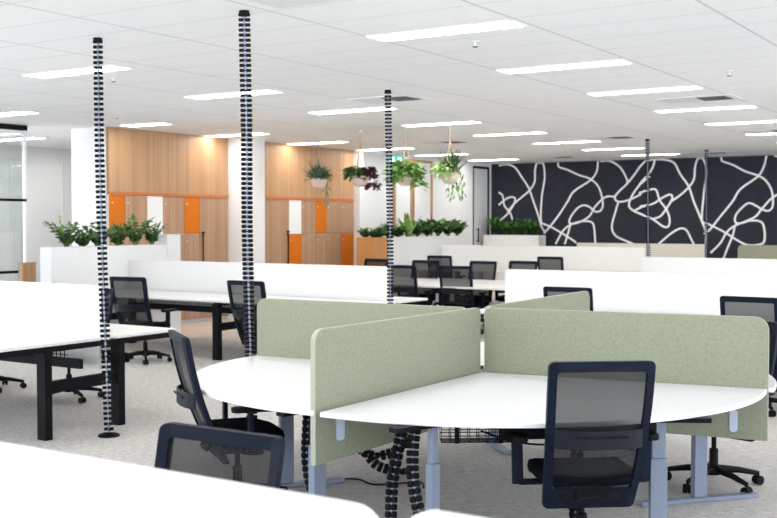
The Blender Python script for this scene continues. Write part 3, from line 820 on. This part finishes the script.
# ------------------------------------------------------------------ straight white bench desks with black frames
RZ = .74
def bench(x0, x1, ya, yb, ys, label, legs, xr=.0, screen=None, tray=True, ly=None, RZ=.74):
    """pair of desktops either side of ys, running along x"""
    o = Vector((x1, ys, 0)); t = empty('bench_desk', o, 0, label, 'desk', 'long white bench desks on black frames')
    n = max(1, round((x1-x0)/1.6)); w = (x1-x0)/n
    for k in range(n):
        a = x0-x1+w*k
        for y0, y1 in ((ya-ys, -.04), (.04, yb-ys)):
            MB().box(a+.004, y0, RZ-.027, a+w-.004, y1, RZ, 0).build('desktop', M['desk_edge_top'], t, bevel=.003)
    for lx in legs:
        X = lx-x1
        y0, y1 = ya-ys+.40, yb-ys-.32 if yb-ys > .9 else .02
        if ly: y0, y1 = ly[0]-ys, ly[1]-ys
        for yy in (y0, y1):
            MB().box(X-.05, yy-.035, .0, X+.05, yy+.035, RZ-.05).build('leg', M['black'], t, bevel=.004)
        MB().box(X-.03, y0+.035, .36, X+.03, y1-.035, .45).build('side_beam', M['black'], t)
        MB().box(X-.04, ya-ys+.04, RZ-.07, X+.04, yb-ys-.04, RZ-.028).build('top_beam', M['black'], t)
    if tray:
        b = MB()
        b.box(x0-x1+.3, -.27, .50, -.10, -.24, .58); b.box(x0-x1+.3, .24, .50, -.10, .27, .58)
        b.build('rail', M['black'], t)
        wr = MB(); L0, L1 = x0-x1+.3, -.3; k = 0; x = L0
        while x < L1:
            wr.box(x, -.232, .56, x+.006, -.226, .70); x += .05
        for z in (.56, .60, .65, .70): wr.box(L0, -.231, z-.003, L1, -.225, z+.003)
        wr.build('cable_basket', M['black'], t)
    return t
M['desk_edge_top'] = M['white_lam']
bench(-12.0, -6.76, 4.92, 7.03, 6.28, 'long white bench desk on black legs at the left edge', [-6.79, -9.6], tray=True, ly=(5.59, 6.35), RZ=.755)
bench(-11.45, -6.95, 9.95, 11.72, 11.0, 'long white bench desk before the lockers, behind the second cable riser', [-8.95, -11.2], tray=True, ly=(10.0, 10.75))
bench(-11.45, -6.95, 13.95, 16.0, 15.0, 'far white bench desk with a cluster of black chairs', [-7.1, -9.6], tray=False)
bench(-11.45, -6.95, 18.9, 20.5, 19.72, 'farthest white bench desk, hidden behind the cluster of chairs', [-7.1, -11.0], tray=False)
bench(-5.6, 1.0, 10.35, 12.0, 11.15, 'white bench desk at right behind the sage cluster', [-5.4, -2.6], tray=False)
bench(-5.6, 1.0, 14.8, 16.4, 15.6, 'white bench desk at right, second row behind the sage cluster', [-5.4, -2.6], tray=False)

def white_screen(p, q, z0, z1, label, m='screen_white', rl=.03, rr=.03, th=.03):
    return felt_screen(p, q, z0, z1, rl, rr, label, th=th, mats=[M[m], M[m]], group='white screens of the bench desks')[0]
white_screen((-12.0, 6.28), (-6.92, 6.28), .46, 1.17, 'white desk screen above the left bench desk')
white_screen((-11.58, 11.0), (-7.09, 11.0), .46, 1.16, 'white desk screen before the lockers, ending at the middle cable riser')
white_screen((-11.35, 19.72), (-6.95, 19.72), .76, 1.22, 'white desk screen behind the farthest chairs')
white_screen((-9.45, 22.4), (-6.6, 22.4), .0, 1.24, 'cream desk screen just below the mural, behind the far risers', 'cream')
white_screen((-5.58, 11.15), (.9, 11.15), .46, 1.16, 'long white desk screen behind the right sage screen')
white_screen((-5.56, 15.6), (.9, 15.6), .46, 1.18, 'long white desk screen second behind the right sage screen')
white_screen((-5.96, 22.5), (-2.5, 22.5), .0, 1.23, 'olive grey felt screen at the right edge below the mural', 'olive', rl=.08)
bench(-3.6, -1.09, 1.0, 2.44, 1.72, 'white bench desk below the blurred screen at lower left', [-1.2, -3.4], tray=False)
bench(-1.08, 1.3, 1.0, 2.44, 1.72, 'white bench desk below the blurred screen at the bottom edge', [-.95, 1.1], tray=False)
# foreground screens, out of focus
white_screen((-3.6, 1.72), (-1.12, 1.72), .40, 1.15, 'blurred white screen crossing the lower left corner', rr=.07, rl=.03)
white_screen((-1.075, 1.72), (1.3, 1.72), .40, 1.162, 'blurred white screen whose corner shows at the bottom edge', rl=.07, rr=.03)

# ------------------------------------------------------------------ planters and plants
def planter(x0, y0, x1, y1, h, m, label):
    o = Vector(((x0+x1)/2, (y0+y1)/2, 0)); a, b = (x1-x0)/2, (y1-y0)/2
    t = empty('planter', o, 0, label, 'planter')
    p = MB(); th = .025
    p.box(-a, -b, 0, a, -b+th, h).box(-a, b-th, 0, a, b, h).box(-a, -b+th, 0, -a+th, b-th, h).box(a-th, -b+th, 0, a, b-th, h).box(-a+th, -b+th, .0, a-th, b-th, .05)
    p.build('trough', m, t)
    MB().box(-a+th, -b+th, h-.10, a-th, b-th, h-.04).build('soil', M['soil'], t)
    return t
planter(-11.72, 9.6, -11.5, 11.75, 1.365, M['white_lam'], 'tall white planter trough with glossy plants before the lockers')
planter(-11.95, 17.40, -11.5, 17.84, 1.40, M['copper'], 'tan coloured planter trough left of the middle cable riser')
planter(-11.95, 17.86, -11.5, 21.2, 1.40, M['white_lam'], 'long white planter trough under the hanging plants')
planter(-12.5, 23.75, -11.0, 24.15, 1.38, M['white_lam'], 'white planter trough in front of the mural')
wb_ = empty('storage_unit', (-11.75, 11.91, 0), 0, 'plain white storage unit at the right end of the left planter', 'cabinet')
MB().box(-.03, -.14, 0, .24, .14, 1.50).build('body', M['white_lam'], wb_, bevel=.004)
MB().box(-.035, -.145, 1.50, .245, .145, 1.515).build('cabinet_top', M['white_lam'], wb_)

def zz_plant(x, y, z, h, n, label, group, mats=('leaf_dark', 'leaf_mid'), lw=.058, ll=.13, spread=.95):
    t = empty('potted_plant', (x, y, z), random.uniform(0, 6), label, 'plant', group)
    L = MB(); S = MB()
    n = int(n*1.5)
    for i in range(n):
        a = 2*math.pi*i/n + random.uniform(-.4, .4); lean = random.uniform(.15, spread); H = h*random.uniform(.65, 1.0)
        d = Vector((math.cos(a), math.sin(a), 0)); pts = []
        for k in range(8):
            u = k/7; pts.append(d*(.02+lean*H*u*u*.9) + Vector((0, 0, H*u*(1-.12*u))))
        S.tube(pts, [.008*(1-.6*k/7) for k in range(8)], 5)
        side = d.cross(Vector((0, 0, 1)))
        for k in range(2, 8):
            tt = (pts[k]-pts[k-1]).normalized()
            for s in (-1, 1):
                dd = (tt*.55 + side*s + Vector((0, 0, random.uniform(-.1, .4)))).normalized()
                L.leaf(pts[k], dd, ll*random.uniform(.8, 1.15)*(1-.04*k), lw, .12, mi=random.choice((0, 0, 1)))
        L.leaf(pts[-1], (pts[-1]-pts[-2]), ll, lw, .05, mi=1)
    S.build('stem', M['stem'], t); L.build('foliage', [M[m] for m in mats], t)
    return t
G1 = 'glossy leaved plants in the left planter'
labs = ['glossy green plant at the left end of the white planter, with one pale upright shoot', 'glossy green plant second from the left end of the left planter', 'glossy green plant just left of the left cable riser in the planter',
        'glossy green plant just right of the left cable riser in the planter', 'glossy green plant in front of the white locker, tallest of its planter', 'glossy green plant at the right end of the left planter']
for i, (y, h, n) in enumerate(((9.95, .40, 9), (10.22, .26, 7), (10.50, .34, 8), (10.88, .33, 8), (11.22, .46, 9), (11.55, .36, 8))):
    t = zz_plant(-11.61, y, 1.31, h, n, labs[i], G1)
    if i == 0:
        s = MB(); s.tube([(0, 0, 0), (.0, -.05, .2), (0, -.12, .48)], [.012, .014, .006], 6)
        for k in range(7): s.leaf((0, -.05-.01*k, .2+.04*k), (random.uniform(-1, 1), random.uniform(-1, 1), .9), .07, .03)
        s.build('pale_shoot', M['leaf_lime'], t); t.rotation_euler.z = 0
for i, y in enumerate((17.52, 17.62, 17.72)):
    zz_plant((-11.82, -11.70, -11.62)[i], y, 1.35, .20, 6, 'low green plant in the tan planter, %s of three' % ('leftmost', 'middle', 'rightmost')[i], 'low plants in the tan planter')
pl = ['first low leafy plant right of the middle cable riser in the long planter', 'leafy plant left of the bird-nest fern in the long planter', 'leafy plant right of the bird-nest fern in the long planter',
      'dense leafy plant near the middle of the long planter', 'dense tall leafy plant towards the right of the long planter', 'dense leafy plant beside the right end of the long planter', 'leafy plant at the right end of the long planter']
for i, (y, h) in enumerate(((18.1, .26), (18.5, .26), (19.25, .34), (19.65, .36), (20.1, .42), (20.55, .40), (20.95, .34))):
    zz_plant(-11.68, y, 1.35, h, 11, pl[i], 'leafy plants in the long white planter', lw=.08, ll=.15, spread=.9)
t = empty('bird_nest_fern', (-11.66, 18.85, 1.35), 0, 'tall light green fern with upright fronds standing out of the long planter', 'plant')
f = MB()
for i in range(9):
    a = (-70, -35, 20, 60, 110, 160, 200, 250, 300)[i]; d = Vector((math.cos(R(a)), math.sin(R(a)), 0)); H = (.62, .50, .55, .42, .5, .4, .45, .5, .62)[i]
    P_ = [d*(.02+.5*H*(k/6)**1.3) + Vector((0, 0, H*(k/6)*(1-.10*k/6))) for k in range(7)]
    side = d.cross(Vector((0, 0, 1))); w = [.01, .035, .045, .05, .045, .03, .004]
    vs = []
    for p, ww in zip(P_, w): vs += [p-side*ww, p-Vector((0, 0, .012)), p+side*ww]
    f.add(vs, [q for k in range(6) for q in ((k*3, k*3+1, k*3+4, k*3+3), (k*3+1, k*3+2, k*3+5, k*3+4))])
f.build('frond', M['leaf_lime'], t)
for i, (x, h) in enumerate(((-12.25, .50), (-11.95, .36), (-11.68, .32), (-11.42, .46), (-11.2, .34))):
    zz_plant(x, 23.87, 1.33, h, 10, 'leafy plant in the planter before the mural, %s' % ('leftmost and tallest', 'second from the left', 'middle one', 'second from the right', 'rightmost')[i],
             'leafy plants in the planter before the mural', lw=.08, ll=.14, spread=.5)

# hanging pots
def hanging(x, y, zb, label, kind):
    t = empty('hanging_plant', (x, y, zb), 0, label, 'hanging plant', 'plants hanging from the ceiling')
    H = CH - zb
    pot = MB().lathe([(.03, 0), (.09, .012), (.128, .06), (.142, .125), (.138, .17), (.128, .17), (.12, .14), (.0, .14)], 20)
    pot.build('pot', M['pot'], t, smooth=True)
    MB().lathe([(.0, .141), (.12, .141), (.12, .146), (0, .147)], 14).build('soil', M['soil'], t)
    rp = MB()
    for k in range(3):
        a = R(30+120*k); rp.tube([(.14*math.cos(a), .14*math.sin(a), .15), (.012*math.cos(a), .012*math.sin(a), H-.26)], .0055, 5)
    rp.tube([(0, 0, H-.28), (0, 0, H-.04)], .006, 6); rp.tube([(0, 0, H-.30), (0, 0, H-.20)], .012, 6)
    rp.build('rope', M['rope'], t)
    MB().lathe([(.03, H), (.03, H-.012), (.008, H-.02), (.006, H-.05)], 12).build('ceiling_hook', M['alu'], t)
    z0 = .15
    def spiky(mb, n, L, w, up, arc, c=(0, 0)):
        for _ in range(n):
            a = random.uniform(0, 6.28); el = random.uniform(*up); l = L*random.uniform(.65, 1)
            d = Vector((math.cos(a)*math.cos(el), math.sin(a)*math.cos(el), math.sin(el)))
            base = Vector((c[0]+random.uniform(-.05, .05), c[1]+random.uniform(-.05, .05), z0))
            s = d.cross(Vector((0, 0, 1))).normalized(); vs = []
            for k in range(5):
                u = k/4; p = base + d*l*u - Vector((0, 0, arc*l*u*u)); ww = w*(1-u*.92)
                vs += [p-s*ww, p+s*ww]
            mb.add(vs, [(k*2, k*2+1, k*2+3, k*2+2) for k in range(4)])
    def bushy(mb, n, r, L, w, c=(0, 0), droop=.0, mi=(0,), zc=.12):
        n = int(n*1.7); L *= 1.25; w *= 1.35
        for _ in range(n):
            a = random.uniform(0, 6.28); e = random.uniform(-.5, 1.4); q = r*random.uniform(.35, 1)
            p = Vector((c[0]+q*math.cos(a)*math.cos(e), c[1]+q*math.sin(a)*math.cos(e), z0+zc*.3+q*math.sin(e)*(.8 if e > 0 else 1.0)))
            mb.leaf(p, (math.cos(a), math.sin(a), random.uniform(-.5, .8)), L*random.uniform(.7, 1.1), w, .25+droop, mi=random.choice(mi))
    u = (.84, .54)   # across the view
    def at(k): return (u[0]*k, u[1]*k)
    if kind == 1:
        m = MB(); spiky(m, 110, .52, .016, (.3, 1.45), .25); m.build('foliage', M['leaf_grey'], t)
        b = MB(); bushy(b, 110, .19, .09, .035, mi=(0, 1), zc=.2); b.build('underleaves', [M['leaf_mid'], M['leaf_grey']], t)
        q = MB(); c = at(.13)
        for k in range(36): q.leaf((c[0]+random.uniform(-.03, .03), c[1]+random.uniform(-.03, .03), z0-.02-.013*k), (random.uniform(-1, 1), random.uniform(-1, 1), -.8), .07, .022)
        q.build('trailing_stems', M['leaf_grey'], t)
    elif kind == 2:
        m = MB(); bushy(m, 120, .16, .085, .045, at(-.09), mi=(0, 1)); m.build('foliage', [M['leaf_mid'], M['leaf_dark']], t)
        b = MB(); bushy(b, 120, .14, .08, .05, at(.12)); bushy(b, 40, .09, .08, .05, at(.20), zc=-.5)
        b.build('burgundy_foliage', M['leaf_burgundy'], t)
    elif kind == 3:
        m = MB(); bushy(m, 260, .27, .12, .05, mi=(0, 0, 1), zc=.08); bushy(m, 16, .10, .10, .05, at(.20), zc=-.5); m.build('foliage', [M['leaf_lime'], M['leaf_mid']], t)
    else:
        m = MB(); bushy(m, 110, .17, .10, .05, at(-.07), mi=(0, 0, 1)); m.build('foliage', [M['leaf_pale'], M['leaf_lime']], t)
        b = MB(); spiky(b, 80, .50, .022, (.7, 1.5), .1, at(.03)); b.build('spiky_leaves', M['leaf_dark'], t)
        q = MB()
        for c in (at(.10), at(.18), at(.0)):
            for k in range(28): q.leaf((c[0]+random.uniform(-.04, .04), c[1]+random.uniform(-.04, .04), z0+.05-.015*k), (random.uniform(-1, 1), random.uniform(-1, 1), -.6), .09, .028, mi=k % 2)
        q.build('trailing_stems', [M['leaf_lime'], M['leaf_mid']], t)
hanging(-11.09, 15.0, 2.28, 'hanging pot of grey-green spiky grass leaves in front of the oak panelling', 1)
hanging(-9.70, 14.23, 2.26, 'hanging pot with green leaves on the left and burgundy leaves on the right', 2)
hanging(-8.90, 14.31, 2.26, 'hanging pot of bright light green leaves below the exit sign', 3)
hanging(-8.14, 14.37, 2.28, 'hanging pot with pale variegated leaves, dark spikes and trailing stems', 4)
